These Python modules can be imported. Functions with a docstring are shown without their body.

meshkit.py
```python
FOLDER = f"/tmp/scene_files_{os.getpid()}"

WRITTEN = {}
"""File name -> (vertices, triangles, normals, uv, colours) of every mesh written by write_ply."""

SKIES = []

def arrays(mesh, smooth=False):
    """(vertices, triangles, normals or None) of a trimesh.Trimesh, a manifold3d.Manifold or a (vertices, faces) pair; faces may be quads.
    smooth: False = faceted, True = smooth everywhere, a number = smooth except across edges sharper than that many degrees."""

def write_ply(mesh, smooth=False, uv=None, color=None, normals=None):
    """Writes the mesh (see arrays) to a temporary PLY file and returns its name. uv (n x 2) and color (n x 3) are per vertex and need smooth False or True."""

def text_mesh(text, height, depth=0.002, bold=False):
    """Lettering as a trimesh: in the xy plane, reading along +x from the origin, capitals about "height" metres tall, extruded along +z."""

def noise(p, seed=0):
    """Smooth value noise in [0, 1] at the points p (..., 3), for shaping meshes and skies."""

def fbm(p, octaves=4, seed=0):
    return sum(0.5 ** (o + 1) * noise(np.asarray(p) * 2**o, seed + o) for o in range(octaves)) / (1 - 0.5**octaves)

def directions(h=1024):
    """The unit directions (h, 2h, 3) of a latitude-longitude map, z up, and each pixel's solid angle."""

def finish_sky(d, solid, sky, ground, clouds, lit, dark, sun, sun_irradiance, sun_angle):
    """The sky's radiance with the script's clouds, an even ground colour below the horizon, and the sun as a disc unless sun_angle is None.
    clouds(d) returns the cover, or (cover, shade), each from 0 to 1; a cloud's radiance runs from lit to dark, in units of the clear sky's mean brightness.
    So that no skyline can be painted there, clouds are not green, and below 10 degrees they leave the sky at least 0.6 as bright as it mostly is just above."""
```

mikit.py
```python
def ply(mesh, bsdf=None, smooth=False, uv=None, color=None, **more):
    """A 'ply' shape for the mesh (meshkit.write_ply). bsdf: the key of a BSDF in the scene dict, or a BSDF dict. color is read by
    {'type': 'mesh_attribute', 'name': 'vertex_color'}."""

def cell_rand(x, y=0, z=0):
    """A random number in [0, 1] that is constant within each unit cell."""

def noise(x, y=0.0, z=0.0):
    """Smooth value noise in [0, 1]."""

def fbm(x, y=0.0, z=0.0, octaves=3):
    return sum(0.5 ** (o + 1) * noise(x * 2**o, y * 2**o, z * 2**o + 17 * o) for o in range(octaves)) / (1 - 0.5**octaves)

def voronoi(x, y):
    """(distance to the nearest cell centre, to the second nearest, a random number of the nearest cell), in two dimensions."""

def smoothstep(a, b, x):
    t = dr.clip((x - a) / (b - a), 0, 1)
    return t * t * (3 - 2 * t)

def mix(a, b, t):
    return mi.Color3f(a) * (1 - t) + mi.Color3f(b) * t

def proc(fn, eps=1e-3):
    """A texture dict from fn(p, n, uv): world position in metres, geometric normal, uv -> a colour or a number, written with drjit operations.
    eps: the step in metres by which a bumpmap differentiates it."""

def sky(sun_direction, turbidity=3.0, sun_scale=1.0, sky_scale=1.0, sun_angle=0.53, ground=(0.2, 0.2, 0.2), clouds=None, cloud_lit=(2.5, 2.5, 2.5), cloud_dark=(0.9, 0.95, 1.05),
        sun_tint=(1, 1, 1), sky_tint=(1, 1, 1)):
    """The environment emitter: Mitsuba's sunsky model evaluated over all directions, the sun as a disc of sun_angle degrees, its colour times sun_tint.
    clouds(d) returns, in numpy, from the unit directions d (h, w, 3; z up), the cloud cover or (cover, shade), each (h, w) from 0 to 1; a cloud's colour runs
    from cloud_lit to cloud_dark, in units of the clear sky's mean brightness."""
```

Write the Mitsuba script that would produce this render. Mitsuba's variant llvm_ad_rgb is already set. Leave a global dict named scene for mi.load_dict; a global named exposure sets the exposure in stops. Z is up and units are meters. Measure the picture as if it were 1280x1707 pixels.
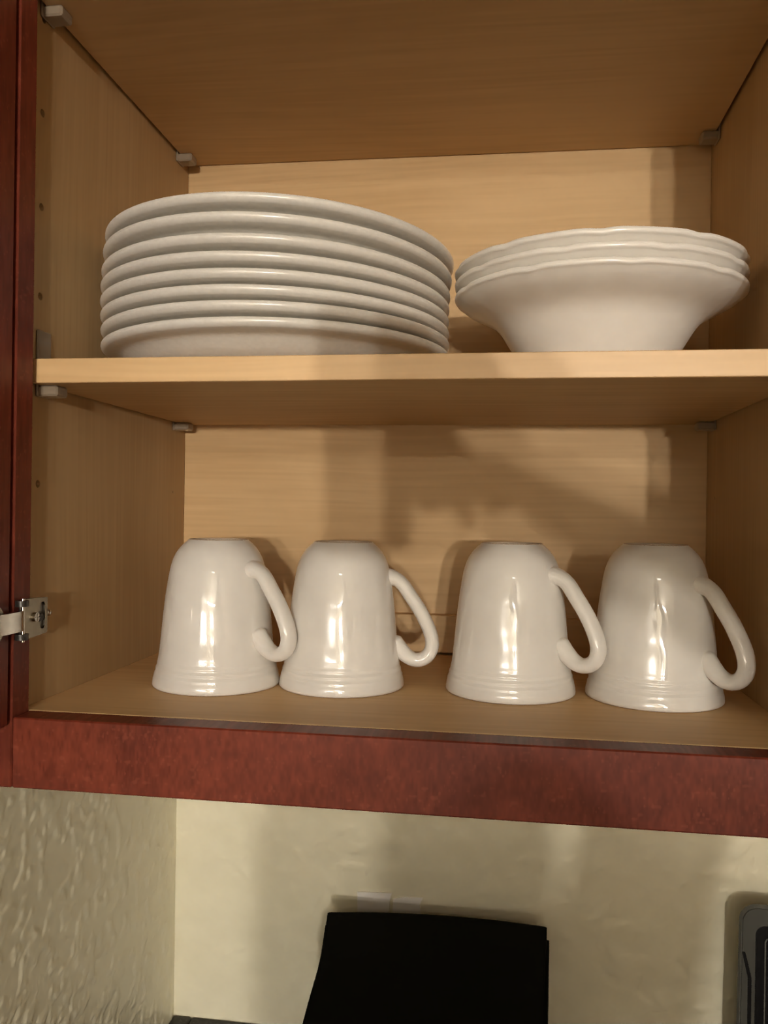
import math, random
import numpy as np, trimesh, manifold3d as m3, shapely
import shapely.geometry as sg
import drjit as dr, mitsuba as mi, mikit
from mikit import proc, noise, fbm, mix, smoothstep, voronoi

# ------------------------------------------------------------------ camera, light, exposure
ZO = 1.39                                   # height of the cabinet's floor above the room's floor
CAM = np.array([0.2986, -0.4707, 0.1307 + ZO])
YAW, PITCH, ROLL, FPX = -0.1446, -0.0021, 0.0139, 1376.5
_f = np.array([math.sin(YAW) * math.cos(PITCH), math.cos(YAW) * math.cos(PITCH), math.sin(PITCH)])
_r = np.cross(_f, [0, 0, 1]); _r /= np.linalg.norm(_r)
_u = np.cross(_r, _f)
_up = -math.sin(ROLL) * _r + math.cos(ROLL) * _u
exposure = -0.12
LAMP = np.array([1.0, 0.93, 0.82])
BULB_POWER, CEILING_POWER, FILL_POWER = (2300.0, 3260.0), 16.0, 128.0
BULBS = [(1.05, -6.7, 0.31), (1.50, -6.7, 0.31)]      # cabinet coordinates
BULB_R = 0.065
CEILING_LIGHT = (0.42, -2.6, 0.36, 0.2)                     # x, y, length along x, width
FILL_LIGHT = (1.2, -6.9, 2.0, 0.2)  # added ceiling fill that brightens the unseen front wall

scene = {
    'type': 'scene',
    'camera': {'type': 'perspective', 'fov': 2 * math.degrees(math.atan(640 / FPX)), 'fov_axis': 'x',
               'near_clip': 0.01, 'far_clip': 50.0,
               'to_world': mi.ScalarTransform4f().look_at(origin=CAM.tolist(), target=(CAM + _f).tolist(), up=_up.tolist())},
}
labels = {}

# ------------------------------------------------------------------ materials
def bsdf(key, d): scene[key] = {'type': 'twosided', 'bsdf': d}; return key
def princ(color, rough, spec=0.5, **k):
    c = {'type': 'rgb', 'value': list(color)} if not isinstance(color, dict) else color
    return {'type': 'principled', 'base_color': c, 'roughness': rough, 'specular': spec, **k}
def bump(inner, fn, scale, eps=5e-4): return {'type': 'bumpmap', 'arbitrary': proc(fn, eps), 'scale': scale, 'bsdf': inner}

def maple(along, tone=1.0):
    def fn(p, n, uv):
        if along == 'x': a, c, e = p.x, p.z + 0.7 * p.y, p.y
        else: a, c, e = p.z, p.y + 0.7 * p.x, p.x
        warp = fbm(a * 2.5, c * 6.0, e * 2.0, 3)
        fig = fbm(a * 4.0 + warp, c * 16.0 + warp * 4.0, 3.7, 3)
        fine = fbm(a * 14.0, c * 380.0 + warp * 8.0, 9.1, 2)
        t = dr.clip(0.72 * fig + 0.28 * fine, 0, 1)
        return mix((0.490 * tone, 0.316 * tone, 0.152 * tone), (0.585 * tone, 0.396 * tone, 0.208 * tone), smoothstep(0.25, 0.75, t))
    return proc(fn)

bsdf('maple_across', princ(maple('x'), 0.5, 0.2))
bsdf('maple_shelf_shaded', princ(maple('x', 0.90), 0.5, 0.2))  # same maple toned down: shade under the shelves put into the colour
bsdf('maple_upright_shaded', princ(maple('z', 0.74), 0.5, 0.2))  # same maple, darker: the dimmer light on the sides is in the colour
bsdf('maple_edge_lit', princ(maple('x', 1.16), 0.38, 0.4))  # lighter copy of the maple: direct light on the front edge painted in

def cherry(along):
    def fn(p, n, uv):
        a, c = (p.x, p.z) if along == 'x' else (p.z, p.x + p.y)
        warp = fbm(p.x * 9, p.y * 9, p.z * 9, 3)
        blot = fbm(a * 22 + warp * 2, c * 30 + warp * 3, 1.3, 3)
        pore = fbm(a * 420, c * 160, 4.4, 2) if along == 'x' else fbm(c * 320, a * 60, 4.4, 3)
        t = smoothstep(0.25, 0.78, 0.5 * blot + 0.5 * pore)
        col = mix((0.080, 0.0125, 0.0060), (0.165, 0.0305, 0.0155), t)
        speck = smoothstep(0.66, 0.86, noise(p.x * 700, p.y * 700, p.z * 420) * 0.6 + 0.4 * noise(p.x * 180, p.y * 180, p.z * 180))
        return mix(col, (0.24, 0.065, 0.036), speck * 0.3)
    return proc(fn)
bsdf('cherry_across', princ(cherry('x'), 0.40, 0.22))
bsdf('cherry_upright', princ(cherry('z'), 0.40, 0.22))

def paint(p, n, uv):
    t = fbm(p.x * 60, p.y * 60, p.z * 60, 3)
    s = smoothstep(0.55, 0.75, fbm(p.x * 7, p.y * 7, p.z * 7, 3))
    return mix(mix((0.70, 0.66, 0.50), (0.76, 0.72, 0.56), t), (0.70, 0.64, 0.49), s * 0.35)
bsdf('plaster_back', princ(proc(paint), 0.30, 0.5))
bsdf('plaster_left', princ(proc(paint), 0.27, 0.55))
bsdf('plaster_plain', princ((0.74, 0.70, 0.62), 0.6, 0.3))
bsdf('brown_paint', princ((0.20, 0.155, 0.115), 0.6, 0.3))
bsdf('ceiling_paint', princ((0.72, 0.70, 0.64), 0.7, 0.2))
def tile_tone(p, n, uv):
    t = fbm(p.x * 6, p.y * 6, 1.0, 4)
    return mix((0.16, 0.12, 0.085), (0.24, 0.19, 0.14), t)
bsdf('floor_tile', princ(proc(tile_tone), 0.45, 0.4))
bsdf('grout', princ((0.22, 0.19, 0.15), 0.8, 0.2))

def glaze_wave(p, n, uv): return fbm(p.x * 55, p.y * 55, p.z * 40, 2)
def glaze_tone(p, n, uv):
    t = fbm(p.x * 90, p.y * 90, p.z * 90, 3)
    return mix((0.69, 0.665, 0.62), (0.735, 0.71, 0.665), t)
bsdf('mug_glaze', bump(princ(proc(glaze_tone), 0.045, 0.62), glaze_wave, 0.0009, 1e-3))
def speck(p, n, uv):
    t = fbm(p.x * 420, p.y * 420, p.z * 420, 3)
    return mix((0.66, 0.635, 0.585), (0.75, 0.725, 0.675), t)
bsdf('plate_glaze', bump(princ(proc(speck), 0.22, 0.5), lambda p, n, uv: fbm(p.x * 300, p.y * 300, p.z * 300, 2), 0.00012))
def bowl_tone(p, n, uv): return mix((0.79, 0.755, 0.70), (0.84, 0.81, 0.76), fbm(p.x * 90, p.y * 90, p.z * 90, 3))
bsdf('bowl_glaze', bump(princ(proc(bowl_tone), 0.20, 0.5), lambda p, n, uv: fbm(p.x * 260, p.y * 260, p.z * 260, 2), 0.00008))
bsdf('bare_clay', princ((0.42, 0.33, 0.24), 0.8, 0.2))

bsdf('nickel', {'type': 'roughconductor', 'material': 'none', 'specular_reflectance': {'type': 'rgb', 'value': [0.36, 0.32, 0.25]}, 'alpha': 0.22})
bsdf('chrome', {'type': 'roughconductor', 'material': 'none', 'specular_reflectance': {'type': 'rgb', 'value': [0.60, 0.57, 0.52]}, 'alpha': 0.08})
bsdf('dark_metal', princ((0.03, 0.027, 0.024), 0.35, 0.6, metallic=0.3))
bsdf('clear_plastic', princ((0.24, 0.19, 0.14), 0.12, 0.6))
bsdf('black_satin', princ((0.0030, 0.0030, 0.0027), 0.8, 0.02))
bsdf('black_gloss', princ((0.004, 0.004, 0.005), 0.06, 0.5))
bsdf('dark_grey', princ((0.035, 0.036, 0.031), 0.45, 0.4))
bsdf('mid_grey', princ((0.085, 0.088, 0.083), 0.5, 0.4))
def stone(p, n, uv):
    v = noise(p.x * 900, p.y * 900, p.z * 900)
    return mix((0.005, 0.005, 0.0045), (0.03, 0.028, 0.024), smoothstep(0.78, 0.95, v))
bsdf('black_stone', princ(proc(stone), 0.25, 0.25))
bsdf('tape_film', princ((0.82, 0.80, 0.76), 0.25, 0.5))
bsdf('skin', princ((0.50, 0.30, 0.21), 0.5, 0.4))
bsdf('hair', princ((0.03, 0.02, 0.013), 0.5, 0.4))
bsdf('shirt_cloth', princ((0.46, 0.46, 0.46), 0.8, 0.2))
bsdf('denim', princ((0.16, 0.19, 0.26), 0.85, 0.2))
bsdf('eye_white', princ((0.8, 0.78, 0.75), 0.2, 0.5))
bsdf('shade_metal', princ((0.25, 0.22, 0.18), 0.35, 0.5, metallic=0.7))

# ------------------------------------------------------------------ mesh helpers (cabinet coordinates: floor of the cabinet at z = 0)
def tag(key, label=None, category=None, group=None, kind=None):
    d = {k: v for k, v in (('label', label), ('category', category), ('group', group), ('kind', kind)) if v}
    if d: labels[key] = d
def add(key, mesh, mat, smooth=False, label=None, category=None, group=None, kind=None, raw=False, **more):
    m = mesh.copy()
    if not raw: m.apply_translation([0, 0, ZO])
    scene[key] = mikit.ply(m, mat, smooth, **more)
    tag(key, label, category, group, kind)
    return key
def box(x0, x1, y0, y1, z0, z1, c=0.0006):
    P = []
    for i, x in enumerate((x0, x1)):
        for j, y in enumerate((y0, y1)):
            for k, z in enumerate((z0, z1)):
                sx, sy, sz = (c if i == 0 else -c), (c if j == 0 else -c), (c if k == 0 else -c)
                P += [(x, y + sy, z + sz), (x + sx, y, z + sz), (x + sx, y + sy, z)]
    return trimesh.convex.convex_hull(np.array(P))
def cat(*ms): return trimesh.util.concatenate(list(ms))
def man(t): return m3.Manifold(m3.Mesh(np.asarray(t.vertices, np.float32), np.asarray(t.faces, np.uint32)))
def tri(m):
    k = m.to_mesh(); return trimesh.Trimesh(np.array(k.vert_properties[:, :3]), np.array(k.tri_verts), process=False)
def lathe(profile, n=160, mod=None, closed=True):
    """profile: list of (r, z); revolve about z. mod(theta, r, z) -> (r, z)."""
    P = np.array(profile, float); k = len(P)
    th = np.linspace(0, 2 * np.pi, n, endpoint=False)
    V = np.zeros((n, k, 3))
    for i, t in enumerate(th):
        r, z = P[:, 0], P[:, 1]
        if mod is not None: r, z = mod(t, r, z)
        V[i, :, 0], V[i, :, 1], V[i, :, 2] = r * np.cos(t), r * np.sin(t), z
    F = []
    last = k if closed else k - 1
    for i in range(n):
        a, b = i, (i + 1) % n
        for j in range(last):
            j2 = (j + 1) % k
            F += [(a * k + j, b * k + j, b * k + j2), (a * k + j, b * k + j2, a * k + j2)]
    m = trimesh.Trimesh(V.reshape(-1, 3), np.array(F), process=False)
    m.merge_vertices(); m.update_faces(m.nondegenerate_faces()); m.fix_normals()
    return m
def spline(pts, n):
    from scipy.interpolate import CubicSpline
    P = np.array(pts, float)
    d = np.r_[0, np.cumsum(np.linalg.norm(np.diff(P, axis=0), axis=1))]
    return CubicSpline(d, P)(np.linspace(0, d[-1], n))
def tube(path, ra, rb, side, n=24):
    """sweep of an ellipse; side: fixed direction of the axis rb; ra, rb arrays."""
    path = np.array(path); T = np.gradient(path, axis=0); T /= np.linalg.norm(T, axis=1)[:, None]
    side = np.array(side, float); th = np.linspace(0, 2 * np.pi, n, endpoint=False)
    V = []
    for p, t, a, b in zip(path, T, ra, rb):
        s = side - t * (side @ t); s /= np.linalg.norm(s); u = np.cross(t, s)
        V.append(p + a * np.cos(th)[:, None] * u + b * np.sin(th)[:, None] * s)
    V = np.array(V); k = len(path); F = []
    for i in range(k - 1):
        for j in range(n):
            j2 = (j + 1) % n
            F += [(i * n + j, i * n + j2, (i + 1) * n + j2), (i * n + j, (i + 1) * n + j2, (i + 1) * n + j)]
    V = V.reshape(-1, 3); c0, c1 = len(V), len(V) + 1
    V = np.vstack([V, path[0], path[-1]])
    for j in range(n):
        j2 = (j + 1) % n
        F += [(c0, j2, j), (c1, (k - 1) * n + j, (k - 1) * n + j2)]
    m = trimesh.Trimesh(V, np.array(F), process=False); m.fix_normals(); return m
def prism(poly, z0, z1):
    m = trimesh.creation.extrude_polygon(poly, z1 - z0, engine='earcut'); m.apply_translation([0, 0, z0]); return m
def cyl(p0, p1, r, n=32):
    return trimesh.creation.cylinder(radius=r, segment=[p0, p1], sections=n)
def rrect(x0, x1, y0, y1, r): return sg.box(x0 + r, y0 + r, x1 - r, y1 - r).buffer(r, 12)
def upright(m):   # xy outline extruded along z -> outline in x and z, depth along -y (z0 -> y)
    m = m.copy(); m.apply_transform(np.array([[1, 0, 0, 0], [0, 0, -1, 0], [0, 1, 0, 0], [0, 0, 0, 1]], float)); return m

# ------------------------------------------------------------------ the room
import meshkit
def relief_wall(axis, face, out, u0, u1, v0, v1, du, dv, step, height):
    """wall slab whose room side carries real plaster relief where the picture sees it; height(u, v) in metres towards the room"""
    U = np.unique(np.r_[u0, np.arange(du[0], du[1] + 1e-9, step), u1]); V = np.unique(np.r_[v0, np.arange(dv[0], dv[1] + 1e-9, step), v1])
    uu, vv = np.meshgrid(U, V, indexing='ij')
    inside = np.clip(np.minimum(np.minimum(uu - du[0], du[1] - uu), np.minimum(vv - dv[0], dv[1] - vv)) / 0.006, 0, 1)
    h = height(uu, vv) * inside
    n, k = uu.shape
    ii, jj = np.meshgrid(np.arange(n - 1), np.arange(k - 1), indexing='ij'); q = (ii * k + jj).ravel()
    F = np.r_[np.c_[q, q + k, q + k + 1], np.c_[q, q + k + 1, q + 1]]
    if axis == 'y':
        Vt = np.c_[uu.ravel(), (face - h).ravel(), vv.ravel()]; slab = box(u0, u1, face + 0.0004, face + 0.1, v0, v1, 0.0002)
    else:
        Vt = np.c_[(face + h).ravel(), uu.ravel(), vv.ravel()]; slab = box(face - 0.1, face - 0.0004, u0, u1, v0, v1, 0.0002)
    skin = trimesh.Trimesh(Vt, F, process=False)
    want = np.array([0, -1, 0]) if axis == 'y' else np.array([1, 0, 0])
    if skin.face_normals[0] @ want < 0: skin.invert()
    return cat(skin, slab)
def sstep(a, b, x):
    t = np.clip((x - a) / (b - a), 0, 1); return t * t * (3 - 2 * t)
def plaster(freq, deep, lo, hi, seed):
    def h(u, v):
        P = np.stack([u * freq, v * freq, 0 * u + seed], -1)
        w = meshkit.fbm(P * 0.6, 2, seed) * 0.8
        a = meshkit.fbm(P + w[..., None] * np.array([1, -1, 0.3]), 3, seed + 5)
        return deep * (sstep(lo, hi, a) + 0.35 * meshkit.noise(P * 2.3, seed + 9))
    return h
WALL_Y, WALL_X = 0.315, -0.021
X1, Y0, FLOOR, CEIL = 4.0, -7.6, -ZO, 2.44 - ZO
add('wall_back', relief_wall('y', WALL_Y, -1, WALL_X - 0.1, X1 + 0.1, FLOOR, CEIL, (-0.021, 0.62), (-0.39, -0.04), 0.0018, plaster(105, 0.00045, 0.44, 0.66, 3)), 'plaster_back', 50, kind='structure', label='cream painted wall with orange peel texture under the cabinet')
add('wall_left', relief_wall('x', WALL_X, 1, Y0, WALL_Y, FLOOR, CEIL, (-0.08, 0.315), (-0.40, -0.03), 0.0016, plaster(135, 0.0010, 0.48, 0.66, 11)), 'plaster_left', 50, kind='structure', label='grey cream wall with coarse knockdown texture')
add('wall_right', box(X1, X1 + 0.1, Y0, WALL_Y, FLOOR, CEIL, 0.001), 'brown_paint', kind='structure')
add('wall_front', box(WALL_X - 0.1, X1 + 0.1, Y0 - 0.1, Y0, FLOOR, CEIL, 0.001), 'plaster_plain', kind='structure')
add('floor', box(WALL_X - 0.1, X1 + 0.1, Y0 - 0.1, WALL_Y + 0.1, FLOOR - 0.1, FLOOR, 0.001), 'floor_tile', kind='structure')
add('ceiling', box(WALL_X - 0.1, X1 + 0.1, Y0 - 0.1, WALL_Y + 0.1, CEIL, CEIL + 0.1, 0.001), 'ceiling_paint', kind='structure')

# ------------------------------------------------------------------ wall cabinet
C = 'wall_cabinet'
tag(C, 'open cherry-framed wall cabinet with maple interior holding white crockery', 'cabinet')
L, W, D, FT, RH, TOP = -0.007, 0.4747, 0.2897, 0.019, 0.0437, 0.72
SZ, ST, SF = 0.2098, 0.0156, 0.0242
HOLE_Z = (0.145, 0.207, 0.269, 0.328, 0.390, 0.452, 0.514, 0.576)
def side(x0, x1, open_x):
    m = man(box(x0, x1, FT, WALL_Y - 0.0005, -RH + 0.003, TOP, 0.0004))
    for y in (0.037, 0.262):
        for z in HOLE_Z:
            if y > 0.1 and z != 0.145: continue
            h = cyl([open_x - 0.008, y, z], [open_x + 0.008, y, z], 0.0026 if y < 0.1 else 0.0012, 20)
            m = m - man(h)
    return tri(m)
add(C + '__side_panel', side(L - 0.0125, L, L), 'maple_upright_shaded')
add(C + '__side_panel_001', side(W, W + 0.0125, W), 'maple_upright_shaded')
add(C + '__back_panel', box(L, W, D, D + 0.006, 0, TOP - 0.014, 0.0002), 'maple_across')
add(C + '__hanging_rail', box(L + 0.0004, W - 0.0004, D - 0.0125, D - 0.0002, 0.0022, 0.0362, 0.0007), 'maple_across')
add(C + '__bottom_panel', box(L, W, FT, D + 0.006, -0.0125, 0, 0.0003), 'maple_across')
add(C + '__top_panel', box(L, W, FT, D + 0.006, TOP - 0.0135, TOP - 0.001, 0.0003), 'maple_across')
add(C + '__stile', box(WALL_X + 0.0006, 0, 0, FT - 0.0001, -RH, TOP, 0.0009), 'cherry_upright', label='dark red cherry stile of the face frame')
add(C + '__stile_001', box(0.4677, 0.5117, 0, FT - 0.0001, -RH, TOP, 0.0009), 'cherry_upright')
add(C + '__rail', box(0.0002, 0.4675, 0.0001, FT - 0.0002, -RH, -0.0002, 0.0009), 'cherry_across', label='red cherry bottom rail of the face frame')
add(C + '__rail_001', box(0.0002, 0.4675, 0.0001, FT - 0.0002, TOP - 0.04, TOP, 0.0009), 'cherry_across')
def shelf(z, tilt, gap, band=False):
    m = box(L + gap, W - gap, SF, SF + 0.0010, z, z + ST, 0.0004) if band else box(L + gap, W - gap, SF + 0.0011, D - 0.0015, z, z + ST, 0.0004)
    v = m.vertices; v[:, 2] += -tilt * (v[:, 0] - 0.23)
    return m
add(C + '__shelf', shelf(SZ, 0.0, 0.0022), 'maple_shelf_shaded', label='maple shelf carrying the plates and bowls')
add(C + '__shelf__lit_edge_band', shelf(SZ, 0.0, 0.0022, True), 'maple_edge_lit', label='maple edge band with front light toned into its colour')
add(C + '__shelf_001', shelf(0.4574, 0.0072, 0.0030), 'maple_shelf_shaded', label='upper maple shelf seen from below')
add(C + '__shelf_001__lit_edge_band', shelf(0.4574, 0.0072, 0.0030, True), 'maple_edge_lit', label='maple edge band with front light toned into its colour')
def clip(wall, y, z, front):
    s = 1 if wall < 0.2 else -1
    w = lambda a, b: (min(wall + s * a, wall + s * b), max(wall + s * a, wall + s * b))
    a = box(*w(0.0002, 0.0020), y - 0.008, y + 0.008, z - 0.0075, z + ST + (0.021 if front else 0.006), 0.0006)
    b = box(*w(0.0002, 0.0150), y - 0.007, y + 0.007, z - 0.0072, z - 0.0002, 0.0012)
    pieces = man(a) + man(b)
    return tri(pieces)
n = 0
for z, tilt in ((SZ, 0.0), (0.4574, 0.0072)):
    for wall in (L, W):
        for y in (0.040, 0.266):
            zz = z - tilt * (wall - 0.23)
            add(C + '__shelf_clip' + (f'_{n:03d}' if n else ''), clip(wall, y, zz, y < 0.1), 'clear_plastic', label='translucent plastic shelf clip'); n += 1
# the hinge on the left stile
H = C + '__hinge'
HZ = 0.0595
pl = sg.Polygon([(0.0040, -0.0128), (0.0320, -0.0116), (0.0320, 0.0116), (0.0040, 0.0128)]).buffer(-0.001).buffer(0.001, 6)
slot = sg.LineString([(0.0262, -0.0055), (0.0262, 0.0062)]).buffer(0.0029, 10).union(sg.Point(0.0225, 0.0).buffer(0.0034, 12))
def on_stile(poly, x0, x1):         # outline in (y, z) extruded along x
    m = prism(poly, x0, x1); m.apply_transform(np.array([[0, 0, 1, 0], [1, 0, 0, 0], [0, 1, 0, HZ], [0, 0, 0, 1]], float)); return m
add(H + '__plate', on_stile(pl.difference(slot), 0.0022, 0.0040), 'nickel', label='nickel hinge mounting plate')
add(H + '__spacer', on_stile(pl.buffer(-0.002), 0.0002, 0.0022), 'dark_metal')
add(H + '__cam', tri(man(cyl([0.0022, 0.0262, HZ - 0.001], [0.0034, 0.0262, HZ - 0.001], 0.0024, 24))), 'dark_metal')
sc_ = man(cyl([0.0035, 0.0165, HZ + 0.0003], [0.0062, 0.0165, HZ + 0.0003], 0.0030, 28)) - man(box(0.0055, 0.008, 0.0130, 0.0200, HZ - 0.0001, HZ + 0.0007, 0.0001)) - man(box(0.0055, 0.008, 0.0161, 0.0169, HZ - 0.003, HZ + 0.0036, 0.0001))
add(H + '__screw', tri(sc_), 'chrome', 20)
dome = trimesh.creation.icosphere(3, 0.0022); dome.apply_scale([0.9, 1, 1]); dome.apply_translation([0.0028, 0.0352, HZ + 0.0008])
add(H + '__screw_001', dome, 'chrome', True)
lug = lambda s: tri(man(cyl([0.0040, 0.0030, HZ + s * 0.0085], [0.0040, 0.0030, HZ + s * 0.0122], 0.0040, 24)))
add(H + '__knuckle', lug(1), 'dark_metal', 30)
add(H + '__knuckle_001', lug(-1), 'dark_metal', 30)
arm_path = [(0.0030, 0.0042), (0.0052, 0.0010), (0.0062, -0.006), (0.0060, -0.016), (0.0040, -0.024)]
ap = spline(arm_path, 24)
armpoly = sg.LineString(ap).buffer(0.0010, 6)
am = prism(armpoly, HZ - 0.0062, HZ + 0.0062)
add(H + '__arm', am, 'chrome', 30, label='shiny steel hinge arm')
add(H + '__pin', cyl([0.0052, 0.0022, HZ - 0.0135], [0.0052, 0.0022, HZ + 0.0135], 0.0012, 16), 'chrome', 30)
add(H + '__cup', cyl([-0.0006, -0.026, HZ], [0.0030, -0.026, HZ], 0.013, 40), 'nickel', 30)
# the open door, swung out at a right angle
DW, DZ0, DZ1 = 0.2465, -0.0050, 0.70
def door(name, hinge, deg, sgn, label):
    """built shut, hinge edge at the origin, spreading towards sgn * x, then turned about the hinge edge"""
    fr = man(box(0, DW, -0.0192, -0.0006, DZ0, DZ1, 0.0015)) - man(box(0.052, DW - 0.052, -0.03, 0.01, DZ0 + 0.052, DZ1 - 0.052, 0.0002))
    pan = box(0.050, DW - 0.050, -0.0140, -0.0055, DZ0 + 0.050, DZ1 - 0.050, 0.001)
    a = math.radians(deg)
    for part, m in (('frame', tri(fr)), ('panel', pan)):
        m = m.copy(); v = m.vertices.copy()
        x, y = v[:, 0], v[:, 1]
        X, Y = x * math.cos(a) + y * math.sin(a), -x * math.sin(a) + y * math.cos(a)
        m.vertices = np.c_[hinge[0] + sgn * X, hinge[1] + Y, v[:, 2]]
        if sgn < 0: m.invert()
        add(name + '__' + part, m, 'cherry_upright', label=label if part == 'frame' else None)
door(C + '__door', (0.0, -0.0022), 90, 1, 'dark cherry frame of the open left door')
door(C + '__door_001', (0.4890, -0.0045), 112, -1, 'cherry frame of the open right door')

# ------------------------------------------------------------------ crockery
def place(m, x, y, z, tx=0.0, ty=0.0, rz=0.0):
    m = m.copy()
    c, s = math.cos(rz), math.sin(rz)
    m.apply_transform(np.array([[c, -s, 0, 0], [s, c, 0, 0], [0, 0, 1, 0], [0, 0, 0, 1]]))
    v = m.vertices; v[:, 2] += tx * v[:, 0] + ty * v[:, 1]
    m.apply_translation([x, y, z]); return m
def curve(keys, n): return [tuple(q) for q in spline(keys, n)]
ST_TOP = SZ + ST
plate_prof = [(0.0, 0.0034), (0.0820, 0.0030), (0.0835, 0.0), (0.0890, 0.0)] + curve([(0.0910, 0.0012), (0.1000, 0.0042), (0.1085, 0.0090), (0.1140, 0.0134), (0.1172, 0.0154), (0.1215, 0.0164), (0.1262, 0.0172)], 26) \
    + curve([(0.1270, 0.0174), (0.1297, 0.0187), (0.1309, 0.0209), (0.1303, 0.0229), (0.1280, 0.0238), (0.1250, 0.0232)], 24) \
    + curve([(0.1238, 0.0226), (0.1160, 0.0196), (0.1060, 0.0142), (0.0960, 0.0096), (0.0880, 0.0083), (0.0700, 0.0083)], 24) + [(0.0, 0.0083)]
plate_mesh = lathe(plate_prof, 220, closed=False)
PL = [(.1252, .2489, .0), (.1250, .2592, -.008), (.1246, .2688, -.014), (.1244, .2786, -.018), (.1246, .2884, -.022), (.1252, .2986, -.025), (.1262, .3114, -.030), (.1276, .3232, -.031)]
PLATE_L = ['bottom plate of the white stack, standing on the shelf', 'second plate from the bottom of the white stack', 'third plate from the bottom of the white stack', 'fourth plate from the bottom of the white stack',
           'fourth plate from the top of the white stack', 'third plate from the top of the white stack', 'second plate from the top of the white stack', 'topmost plate of the white stack of eight']
def key_n(name, i): return name + (f'_{i:03d}' if i else '')
PLATE_TY = (0, 0, -.002, -.004, -.010, -.016, -.020, -.022)
for i, ((x, z, tx), lab) in enumerate(zip(PL, PLATE_L)):
    add(key_n('dinner_plate', i), place(plate_mesh, x, 0.149, z - 0.0235, tx, PLATE_TY[i], i * 0.7), 'plate_glaze', True, lab, 'plate', 'white dinner plates stacked on the shelf')

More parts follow.
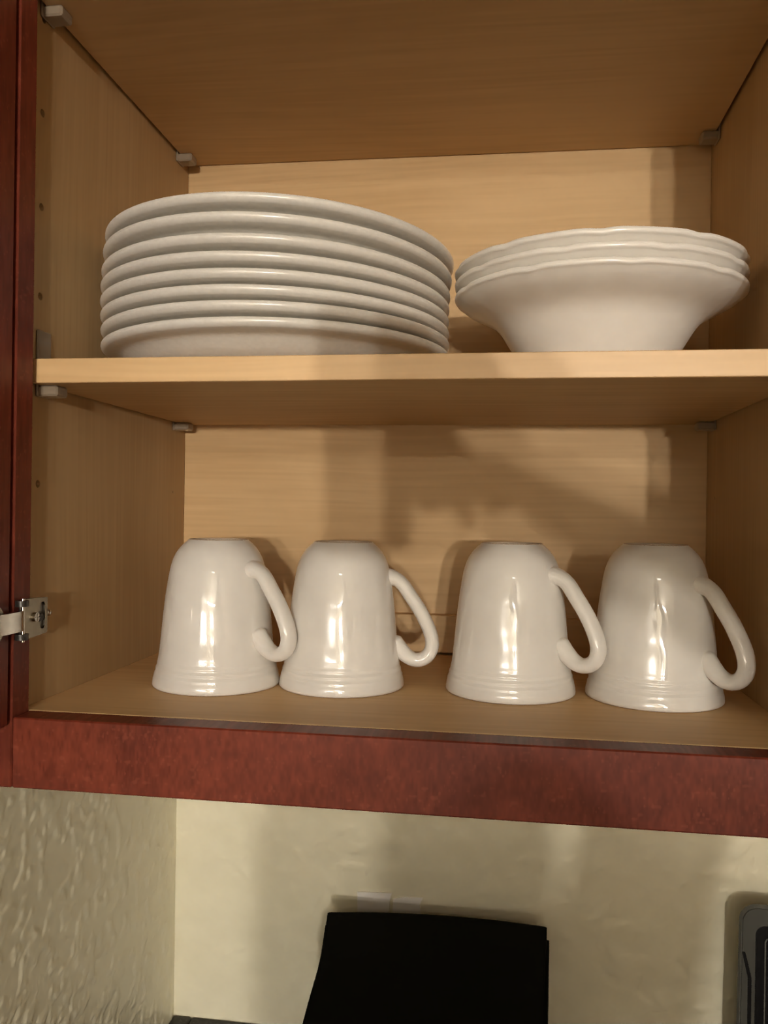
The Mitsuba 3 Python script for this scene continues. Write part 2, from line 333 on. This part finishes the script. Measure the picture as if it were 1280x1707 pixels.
def scallop(t, r, z):
    w = (r / 0.1033) ** 8
    d = ((t / (2 * np.pi) * 10) % 1.0) - 0.5
    notch = math.exp(-(d / 0.11) ** 2)
    sw = 0.5 + 0.5 * math.cos(2 * math.pi * d * 1.0)
    return r * (1 - w * (0.005 * notch)), z - w * (0.0010 * notch - 0.0003 * sw)
bowl_out = curve([(0.0455, 0.0), (0.0480, 0.0035), (0.0535, 0.0120), (0.0605, 0.0235), (0.0660, 0.0325), (0.0712, 0.0400), (0.0770, 0.0450), (0.0870, 0.0502), (0.0965, 0.0555), (0.1010, 0.0592)], 48)
bowl_lip = curve([(0.1018, 0.0598), (0.1034, 0.0614), (0.1030, 0.0634), (0.1008, 0.0642)], 10)
bowl_in = curve([(0.0995, 0.0632), (0.0940, 0.0590), (0.0850, 0.0538), (0.0745, 0.0487), (0.0665, 0.0392), (0.0600, 0.0272), (0.0520, 0.0140), (0.0450, 0.0086), (0.0380, 0.0078), (0.0250, 0.0076)], 40)
bowl_prof = [(0.0, 0.0030), (0.0400, 0.0028), (0.0415, 0.0)] + bowl_out + bowl_lip + bowl_in + [(0.0, 0.0076)]
bowl_mesh = lathe(bowl_prof, 260, scallop, closed=False)
for i, (x, z, tx, rz, lab) in enumerate([(.3632, .2881, -.004, 0.1, 'bottom rimmed bowl of the white stack, standing on the shelf'), (.3630, .2975, .0, 0.32, 'middle rimmed bowl of the white stack'),
                                         (.3630, .3066, .001, 0.55, 'topmost rimmed bowl of the white stack with wavy edge')]):
    add(key_n('soup_bowl', i), place(bowl_mesh, x, 0.152, z - 0.0622, tx, 0.020, rz), 'bowl_glaze', True, lab, 'bowl', 'white soup bowls stacked on the shelf')

def rings(r, z): return r + 0.00035 * math.exp(-((z - 0.0135) / 0.0050) ** 2) * math.sin(2 * math.pi * z / 0.0042)
mug_out = [(rings(r, z), z) for r, z in curve([(0.0466, 0.0012), (0.0464, 0.0040), (0.0449, 0.0105), (0.0431, 0.0175), (0.0417, 0.0270), (0.0406, 0.0390), (0.0394, 0.0520), (0.0377, 0.0675), (0.0358, 0.0800), (0.0332, 0.0915), (0.0295, 0.0990), (0.0252, 0.1040), (0.0226, 0.1062)], 110)]
mug_prof = [(0.0, 0.1052), (0.0185, 0.1052), (0.0195, 0.1066), (0.0208, 0.1072), (0.0220, 0.1070)] + mug_out[::-1] + [(0.0458, 0.0002), (0.0445, 0.0), (0.0432, 0.0006)] \
    + curve([(0.0425, 0.0040), (0.0408, 0.0120), (0.0380, 0.0300), (0.0352, 0.0600), (0.0320, 0.0860), (0.0270, 0.0960), (0.0180, 0.1000)], 40) + [(0.0, 0.1000)]
mug_mesh = lathe(mug_prof, 200, closed=False)
ring_mesh = lathe([(0.0192, 0.1064), (0.0200, 0.10745), (0.0212, 0.1075), (0.0219, 0.1068), (0.0206, 0.1060)], 120)
hp = spline([(0.0315, 0.0802), (0.0375, 0.0806), (0.0428, 0.0775), (0.0490, 0.0690), (0.0560, 0.0580), (0.0625, 0.0455), (0.0668, 0.0330), (0.0668, 0.0240), (0.0625, 0.0172), (0.0560, 0.0150), (0.0490, 0.0178), (0.0435, 0.0235), (0.0395, 0.0300), (0.0376, 0.0345)], 90)
tt = np.linspace(0, 1, 90)
ra = 0.0052 + 0.0022 * np.exp(-(tt / 0.05) ** 2) + 0.0008 * np.exp(-((tt - 0.9) / 0.09) ** 2)
rb = 0.0066 + 0.0022 * np.exp(-(tt / 0.06) ** 2) + 0.0006 * np.exp(-((tt - 0.9) / 0.1) ** 2)
endcap = np.sqrt(np.clip((1 - tt) / 0.035, 0.02, 1)); ra, rb = ra * endcap, rb * endcap
def handle_mesh(lift_top, lift_low):
    z = hp[:, 1] + lift_low + (lift_top - lift_low) * np.clip((hp[:, 1] - 0.015) / 0.065, 0, 1)
    return tube(np.c_[hp[:, 0], 0 * hp[:, 0], z], ra, rb, (0, 1, 0), 28)
MUGS = [(.0880, .1215, 43, 1.0, .0050, .0120, 'leftmost upside-down white mug, handle touching the second mug'), (.1803, .1349, 4, .995, .0, .0045, 'second upside-down white mug from the left, handle pointing straight right'),
        (.3045, .1406, 29, 1.005, .0040, .0100, 'third upside-down white mug from the left, after the gap'), (.4056, .1398, 33, 1.015, .0, .0050, 'rightmost upside-down white mug, beside the right cabinet side')]
for i, (x, y, a, s, lt, ll, lab) in enumerate(MUGS):
    v = np.array([x - CAM[0], y - CAM[1]]); v /= np.linalg.norm(v)
    rt = np.array([v[1], -v[0]]); h = math.cos(math.radians(a)) * rt - math.sin(math.radians(a)) * v
    rz = math.atan2(h[1], h[0]); k = key_n('mug', i)
    tag(k, lab, 'mug', 'upside-down white mugs on the cabinet floor')
    for part, m, mat in (('body', mug_mesh, 'mug_glaze'), ('handle', handle_mesh(lt, ll), 'mug_glaze'), ('foot_ring', ring_mesh, 'bare_clay')):
        q = m.copy(); q.apply_scale(s)
        add(k + '__' + part, place(q, x, y, 0.0002, 0, 0, rz), mat, True, 'unglazed tan foot ring' if part == 'foot_ring' else None)

# ------------------------------------------------------------------ below the cabinet
CT = -0.475
K = 'countertop'
tag(K, 'black stone countertop with low backsplash under the cabinet', 'countertop')
add(K + '__slab', box(WALL_X + 0.0005, 2.4, -0.33, WALL_Y - 0.0005, CT - 0.038, CT, 0.002), 'black_stone')
add(K + '__backsplash', box(WALL_X + 0.0195, 2.4, WALL_Y - 0.020, WALL_Y - 0.0005, CT + 0.0002, -0.3755, 0.0015), 'black_stone')
add(K + '__backsplash_001', box(WALL_X + 0.0005, WALL_X + 0.0192, -0.33, WALL_Y - 0.0005, CT + 0.0002, -0.3755, 0.0015), 'black_stone')
B = 'base_cabinet'
tag(B, 'cherry base cabinet carrying the black countertop', 'cabinet')
add(B + '__body', cat(box(WALL_X + 0.001, 2.39, -0.29, WALL_Y - 0.001, FLOOR + 0.10, CT - 0.0385, 0.001), box(WALL_X + 0.001, 2.39, -0.22, WALL_Y - 0.001, FLOOR + 0.0005, FLOOR + 0.0995, 0.001)), 'cherry_upright')
for i in range(5):
    x = WALL_X + 0.02 + i * 0.475
    add(key_n(B + '__door', i), box(x, x + 0.45, -0.310, -0.2905, FLOOR + 0.12, CT - 0.06, 0.003), 'cherry_upright')

# coffee maker: the tapered lid seen from above
M = 'coffee_maker'
tag(M, 'black coffee maker with tapered flat lid standing against the wall under the cabinet', 'coffee maker')
def outline(o):
    back = [(0.1575 - o, 0.2040 + o)] + [(0.1575 - o + (0.1800 + 2 * o) * t, 0.2040 + o + 0.0066 * t + 0.0075 * 4 * t * (1 - t)) for t in np.linspace(0.05, 0.95, 13)] + [(0.3375 + o, 0.2106 + o)]
    right = [(0.3338 + o, 0.16), (0.3308 + o, 0.115), (0.3292 + o, 0.08), (0.3280 + o, 0.03), (0.3240 + o, 0.0 - o)]
    left = [(0.1760 - o, 0.0 - o), (0.1732 - o, 0.050), (0.1708 - o, 0.082), (0.1684 - o, 0.119), (0.1645 - o, 0.157)]
    return sg.Polygon(back + right + left)
FAR = 1.104                                         # plan drawn at 1 / FAR of its real size and distance: set back against the wall
def pushed(m):
    m = m.copy(); c = np.array([CAM[0], CAM[1], CAM[2] - ZO]); m.vertices = c + (m.vertices - c) * FAR; return m
lid = prism(outline(0).buffer(-0.0012).buffer(0.0012, 6), -0.2165, -0.2055)
top = prism(outline(-0.0012), -0.2055, -0.2045)
add(M + '__lid', pushed(cat(lid, top)), 'black_satin', label='flat black lid')
CB = CAM[2] - ZO + (CT + 0.0006 - (CAM[2] - ZO)) / FAR          # counter height before pushing back
head = man(prism(outline(0.0022), CB, -0.2170)) - man(prism(sg.Polygon([(0.12, -0.05), (0.38, -0.05), (0.38, 0.10), (0.12, 0.10)]), CB + 0.030, -0.270))
add(M + '__body', pushed(tri(head)), 'black_satin')
add(M + '__drip_tray', pushed(box(0.185, 0.316, 0.006, 0.096, CB + 0.0303, CB + 0.036, 0.001)), 'dark_metal')
add(M + '__spout', pushed(cyl([0.25, 0.05, -0.290], [0.25, 0.05, -0.2705], 0.012, 32)), 'black_satin', 30)

# upright appliance at the right edge of the picture
A = 'appliance'
tag(A, 'black upright appliance with rounded corners and glossy window at the right, under the cabinet', 'appliance')
AX, AT, AB, AF = 0.5060, -0.2068, CT + 0.0005, 0.281
def aslab(o, y0, y1, r):
    p = sg.Polygon([(AX - 0.0030 + o, AB if o < 0.001 else AB + o), (AX + o, AT - o), (AX + 0.25 - o, AT - o), (AX + 0.253 - o, AB if o < 0.001 else AB + o)]).buffer(-r).buffer(r, 12)
    m = prism(p, -y1, -y0); return upright(m)
def loft(o0, y0, o1, y1, r):
    return trimesh.convex.convex_hull(np.vstack([aslab(o0, y0, y0 + 0.0005, r).vertices, aslab(o1, y1 - 0.0005, y1, r).vertices]))
add(A + '__housing', tri(man(loft(0.0, AF + 0.004, 0.004, WALL_Y - 0.0215, 0.014)) + man(loft(0.0015, AF + 0.0015, 0.0, AF + 0.0045, 0.014))), 'mid_grey', 25)
add(A + '__bezel', aslab(0.0022, AF, AF + 0.0014, 0.012), 'dark_grey')
ring = sg.Polygon([(AX + 0.0065, AB + 0.03), (AX + 0.0065, AT - 0.062), (AX + 0.0015, AT - 0.040), (AX + 0.0040, AT - 0.040), (AX + 0.0095, AT - 0.062), (AX + 0.0095, AB + 0.03)])
add(A + '__seam', upright(prism(ring.buffer(-0.0004).buffer(0.0004), -AF, -AF + 0.0006)), 'black_gloss')
win = rrect(AX + 0.0125, AX + 0.236, AB + 0.03, AT - 0.0165, 0.008)
add(A + '__window', upright(prism(win, -AF, -AF + 0.0010)), 'black_gloss', label='glossy black window')
win_line = rrect(AX + 0.0195, AX + 0.229, AB + 0.037, AT - 0.0255, 0.005)
add(A + '__window_outline', upright(prism(win_line.difference(win_line.buffer(-0.0010)), -AF + 0.0010, -AF + 0.0018)), 'mid_grey')  # thin grey outline raised on the window

# old tape on the wall above the coffee maker
def strip(pts, y, t=0.0006):
    return upright(prism(sg.Polygon(pts), -y, -y + t))
tag('tape_strip', 'left piece of old clear tape stuck to the wall above the coffee maker', 'tape')
scene['tape_strip'] = None
add('tape_strip', strip([(.1635, -.2375), (.1970, -.2362), (.1950, -.2450), (.1942, -.2580), (.1640, -.2590)], WALL_Y - 0.0003, 0.0014), 'tape_film', label='left piece of old clear tape stuck to the wall above the coffee maker', category='tape')
add('tape_strip_001', strip([(.1985, -.2420), (.2085, -.2390), (.2270, -.2385), (.2240, -.2455), (.2260, -.2580), (.1980, -.2580)], WALL_Y - 0.0003, 0.0010), 'tape_film', label='right piece of old clear tape stuck to the wall, torn at its corner', category='tape')

# ------------------------------------------------------------------ lamps behind the camera, with an added fill light
P = 'floor_lamp'
tag(P, 'floor lamp with two cone shades turned to the cabinet, behind the camera', 'lamp')
bx = [g[0] for g in BULBS]; by, bz = BULBS[0][1], BULBS[0][2]; mx = sum(bx) / 2
add(P + '__base', lathe([(0, FLOOR + 0.0005), (0.15, FLOOR + 0.0005), (0.15, FLOOR + 0.012), (0.03, FLOOR + 0.03), (0, FLOOR + 0.03)], 60, closed=False).apply_translation([mx, by - 0.10, 0]), 'shade_metal', 30)
add(P + '__pole', cyl([mx, by - 0.10, FLOOR + 0.03], [mx, by - 0.10, bz], 0.010, 24), 'shade_metal', 30)
add(P + '__crossbar', cyl([min(bx), by - 0.10, bz], [max(bx), by - 0.10, bz], 0.007, 20), 'shade_metal', 30)
def facing(m, x, y, z):       # a lathe about z turned to face +y
    m = m.copy(); m.apply_transform(np.array([[1, 0, 0, x], [0, 0, 1, y], [0, -1, 0, z], [0, 0, 0, 1]], float)); return m
for i, (x, y, z) in enumerate(BULBS):
    add(key_n(P + '__shade', i), facing(lathe([(0.012, -0.105), (0.020, -0.105), (0.085, -0.03), (0.096, 0.02), (0.094, 0.021), (0.083, -0.029), (0.018, -0.098), (0.012, -0.100)], 60), x, y, z), 'shade_metal', 30)
    d = facing(lathe([(0, 0), (BULB_R, 0), (BULB_R, -0.004), (0, -0.004)], 48, closed=False), x, y, z)
    add(key_n(P + '__diffuser', i), d, 'eye_white', emitter={'type': 'area', 'radiance': {'type': 'rgb', 'value': (BULB_POWER[i] * LAMP).tolist()}})
def ceiling_light(q, label, cx, cy, cl, cw, power):
    tag(q, label, 'ceiling light')
    add(q + '__housing', box(cx - cl / 2 - 0.02, cx + cl / 2 + 0.02, cy - cw / 2 - 0.02, cy + cw / 2 + 0.02, CEIL - 0.045, CEIL - 0.0005, 0.004), 'ceiling_paint')
    add(q + '__diffuser', box(cx - cl / 2, cx + cl / 2, cy - cw / 2, cy + cw / 2, CEIL - 0.09, CEIL - 0.0455, 0.004), 'eye_white', emitter={'type': 'area', 'radiance': {'type': 'rgb', 'value': (power * LAMP).tolist()}})
ceiling_light('ceiling_light', 'small kitchen ceiling light with frosted diffuser behind the camera', *CEILING_LIGHT, CEILING_POWER)
ceiling_light('ceiling_light_001', 'added fill light on the ceiling, brightening the far wall behind the camera', *FILL_LIGHT, FILL_POWER)

# ------------------------------------------------------------------ the person taking the photograph (throws the soft shadow)
def ball(c, r):
    return m3.Manifold.sphere(r, 24).translate([float(v) for v in c])
def limb(joints):
    out = m3.Manifold()
    for (a, ra_), (b, rb_) in zip(joints[:-1], joints[1:]):
        out = out + m3.Manifold.batch_hull([ball(a, ra_), ball(b, rb_)])
    return out
def soften(m, step, it=8):
    t = tri(m.refine_to_length(step)); t.merge_vertices()
    trimesh.smoothing.filter_taubin(t, iterations=it); return t
PX, PY = 0.485, -1.15
ZP = -0.155                                                     # a short person standing with bent knees, the phone raised above the head
pt = lambda x, y, z: np.array([PX + x, PY + y, z + ZP - ZO])
pf = lambda x, y, z: np.array([PX + x, PY + y, z - ZO])
body = limb([(pt(0, 0.01, 1.470), .082), (pt(0, 0.025, 1.440), .076), (pt(0, 0.045, 1.395), .046)])       # skull, face, chin
body = body + m3.Manifold.batch_hull([ball(pt(0, -0.02, 1.485), .085), ball(pt(0, 0.03, 1.455), .075)])
body = body + limb([(pt(0, -0.01, 1.38), .046), (pt(0, -0.015, 1.27), .052)])                                # neck
body = body + limb([(pt(0, 0.098, 1.450), .010), (pt(0, 0.112, 1.423), .013)])                               # nose
for s in (-1, 1):
    body = body + m3.Manifold.batch_hull([ball(pt(s * .083, -0.005, 1.455), .012), ball(pt(s * .080, 0.0, 1.420), .009)])
shoulder = [pt(-.140, -0.01, 1.225), pt(.132, 0.0, 1.240)]
PHX, PHY, PHZ = CAM[0] + 0.020, CAM[1] - 0.0105, CAM[2] - ZO + 0.060
e = PHX + 0.0385
elbow = [pt(-.175, -0.03, 0.98), np.array([0.655, -0.92, 0.090])]
wrist = [pt(-.165, 0.05, 0.77), np.array([PHX + 0.080, PHY - 0.050, PHZ - 0.010])]
body = body + m3.Manifold.batch_hull([ball(pt(s * .10, 0, 1.195), .072) for s in (-1, 1)] + [ball(pt(s * .078, 0.01, 0.98), .076) for s in (-1, 1)])
body = body + m3.Manifold.batch_hull([ball(pt(s * .078, 0.01, 0.98), .076) for s in (-1, 1)] + [ball(pt(s * .08, -0.02, 0.82), .085) for s in (-1, 1)])
for hip in (-.09, .09):
    body = body + limb([(pt(hip, -0.02, .82), .085), (pf(hip, 0.11, .40), .055), (pf(hip, 0.05, .25), .052), (pf(hip, -0.01, .09), .036), (pf(hip, 0.02, .045), .04), (pf(hip, 0.14, .03), .03)])
for i in range(2):
    body = body + limb([(shoulder[i], .046), (elbow[i], .033), (wrist[i], .024)])
A3 = lambda *v: np.array(v, float)
# the right hand: palm beside the phone, fingers behind it, thumb in front
body = body + m3.Manifold.batch_hull([ball(wrist[1], .022), ball([e + .016, PHY - 0.022, PHZ - 0.030], .012), ball([e + .014, PHY - 0.018, PHZ + 0.040], .011), ball([e + .012, PHY - 0.040, PHZ - 0.020], .012)])
for q in range(4):
    z = PHZ + 0.042 - q * 0.0185
    ln = (0.040, 0.045, 0.042, 0.033)[q]
    body = body + limb([(A3(e + .014, PHY - .016, z), .0088), (A3(e + .0125, PHY + .002, z - .001), .0074), (A3(e - .006, PHY + .0112, z - .002), .0066), (A3(e - (ln - .018), PHY + .0106, z - .003), .0060)])
body = body + limb([(A3(e + .014, PHY - .034, PHZ - .025), .0115), (A3(e + .006, PHY - .022, PHZ + .005), .0095), (A3(e - .008, PHY - .0138, PHZ + .025), .0082)])
# the left hand hangs relaxed, thumb forward
w = wrist[0]
body = body + m3.Manifold.batch_hull([ball(w, .023), ball(w + A3(0, .016, -.085), .013), ball(w + A3(0, -.030, -.080), .012), ball(w + A3(.004, .020, -.035), .016)])
for q in range(4):
    y = .018 - q * .0185
    ln = (.90, 1.0, .95, .75)[q]
    body = body + limb([(w + A3(0, y, -.085), .0092), (w + A3(.004, y + .002, -.085 - .040 * ln), .0082), (w + A3(.014, y + .003, -.085 - .066 * ln), .0074), (w + A3(.026, y + .003, -.085 - .082 * ln), .0066)])
body = body + limb([(w + A3(.004, .020, -.030), .0125), (w + A3(.012, .042, -.062), .0098), (w + A3(.016, .046, -.092), .0085)])
PN = 'person'
tag(PN, 'person in a grey long-sleeved shirt and jeans raising a phone to the cabinet', 'person')
add(PN + '__body', soften(body, 0.006, 6), 'skin', True)
hair = m3.Manifold.batch_hull([ball(pt(0, -0.030, 1.500), .107), ball(pt(0, 0.005, 1.505), .095)]) + m3.Manifold.batch_hull([ball(pt(x_, -0.045, z_), .055) for x_ in (-.060, .060) for z_ in (1.46, 1.34)])
add(PN + '__hair', soften(hair, 0.01, 6), 'hair', True)
for i, s in enumerate((-1, 1)):
    ey = trimesh.creation.icosphere(3, 0.012); ey.apply_translation(pt(s * .032, 0.092, 1.461)); add(key_n(PN + '__eye', i), ey, 'eye_white', True)
lip_ = limb([(pt(-.022, 0.083, 1.396), .006), (pt(0, 0.092, 1.395), .008), (pt(.022, 0.083, 1.396), .006)])
add(PN + '__mouth', soften(lip_, 0.004, 4), 'skin', True)
sh = m3.Manifold.batch_hull([ball(pt(s * .10, 0, 1.195), .079) for s in (-1, 1)] + [ball(pt(s * .080, 0.01, 0.98), .083) for s in (-1, 1)]) + m3.Manifold.batch_hull([ball(pt(s * .080, 0.01, 0.98), .083) for s in (-1, 1)] + [ball(pt(s * .082, -0.02, 0.80), .092) for s in (-1, 1)])
for i in range(2):
    cuff = wrist[i] * 0.85 + elbow[i] * 0.15
    sh = sh + limb([(shoulder[i], .062), (elbow[i], .046), (cuff, .032)])
add(PN + '__shirt', soften(sh, 0.012, 8), 'shirt_cloth', True)
tr = m3.Manifold()
for hip in (-.09, .09):
    tr = tr + limb([(pt(hip, -0.02, .80), .096), (pf(hip, 0.11, .40), .072), (pf(hip, -0.015, .10), .058)])
add(PN + '__trousers', soften(tr, 0.015, 8), 'denim', True)
for i, hip in enumerate((-.09, .09)):
    so = m3.Manifold.batch_hull([ball(pf(hip, -0.03, .048), .045), ball(pf(hip, 0.15, .042), .04)]) ^ man(box(-3, 3, -3, 3, FLOOR + 0.0005, 1, 0.0001))
    add(key_n(PN + '__shoe', i), soften(so, 0.01, 2), 'black_satin', True)
PHN = 'smartphone'
tag(PHN, 'black smartphone raised in one hand in front of the cabinet', 'phone')
add(PHN + '__case', upright(prism(rrect(PHX - 0.0365, PHX + 0.0365, PHZ - 0.074, PHZ + 0.074, 0.010), -(PHY + 0.0040), -(PHY - 0.0040))), 'black_satin')
add(PHN + '__screen', upright(prism(rrect(PHX - 0.0345, PHX + 0.0345, PHZ - 0.072, PHZ + 0.072, 0.008), -(PHY - 0.0040), -(PHY - 0.0046))), 'black_gloss')
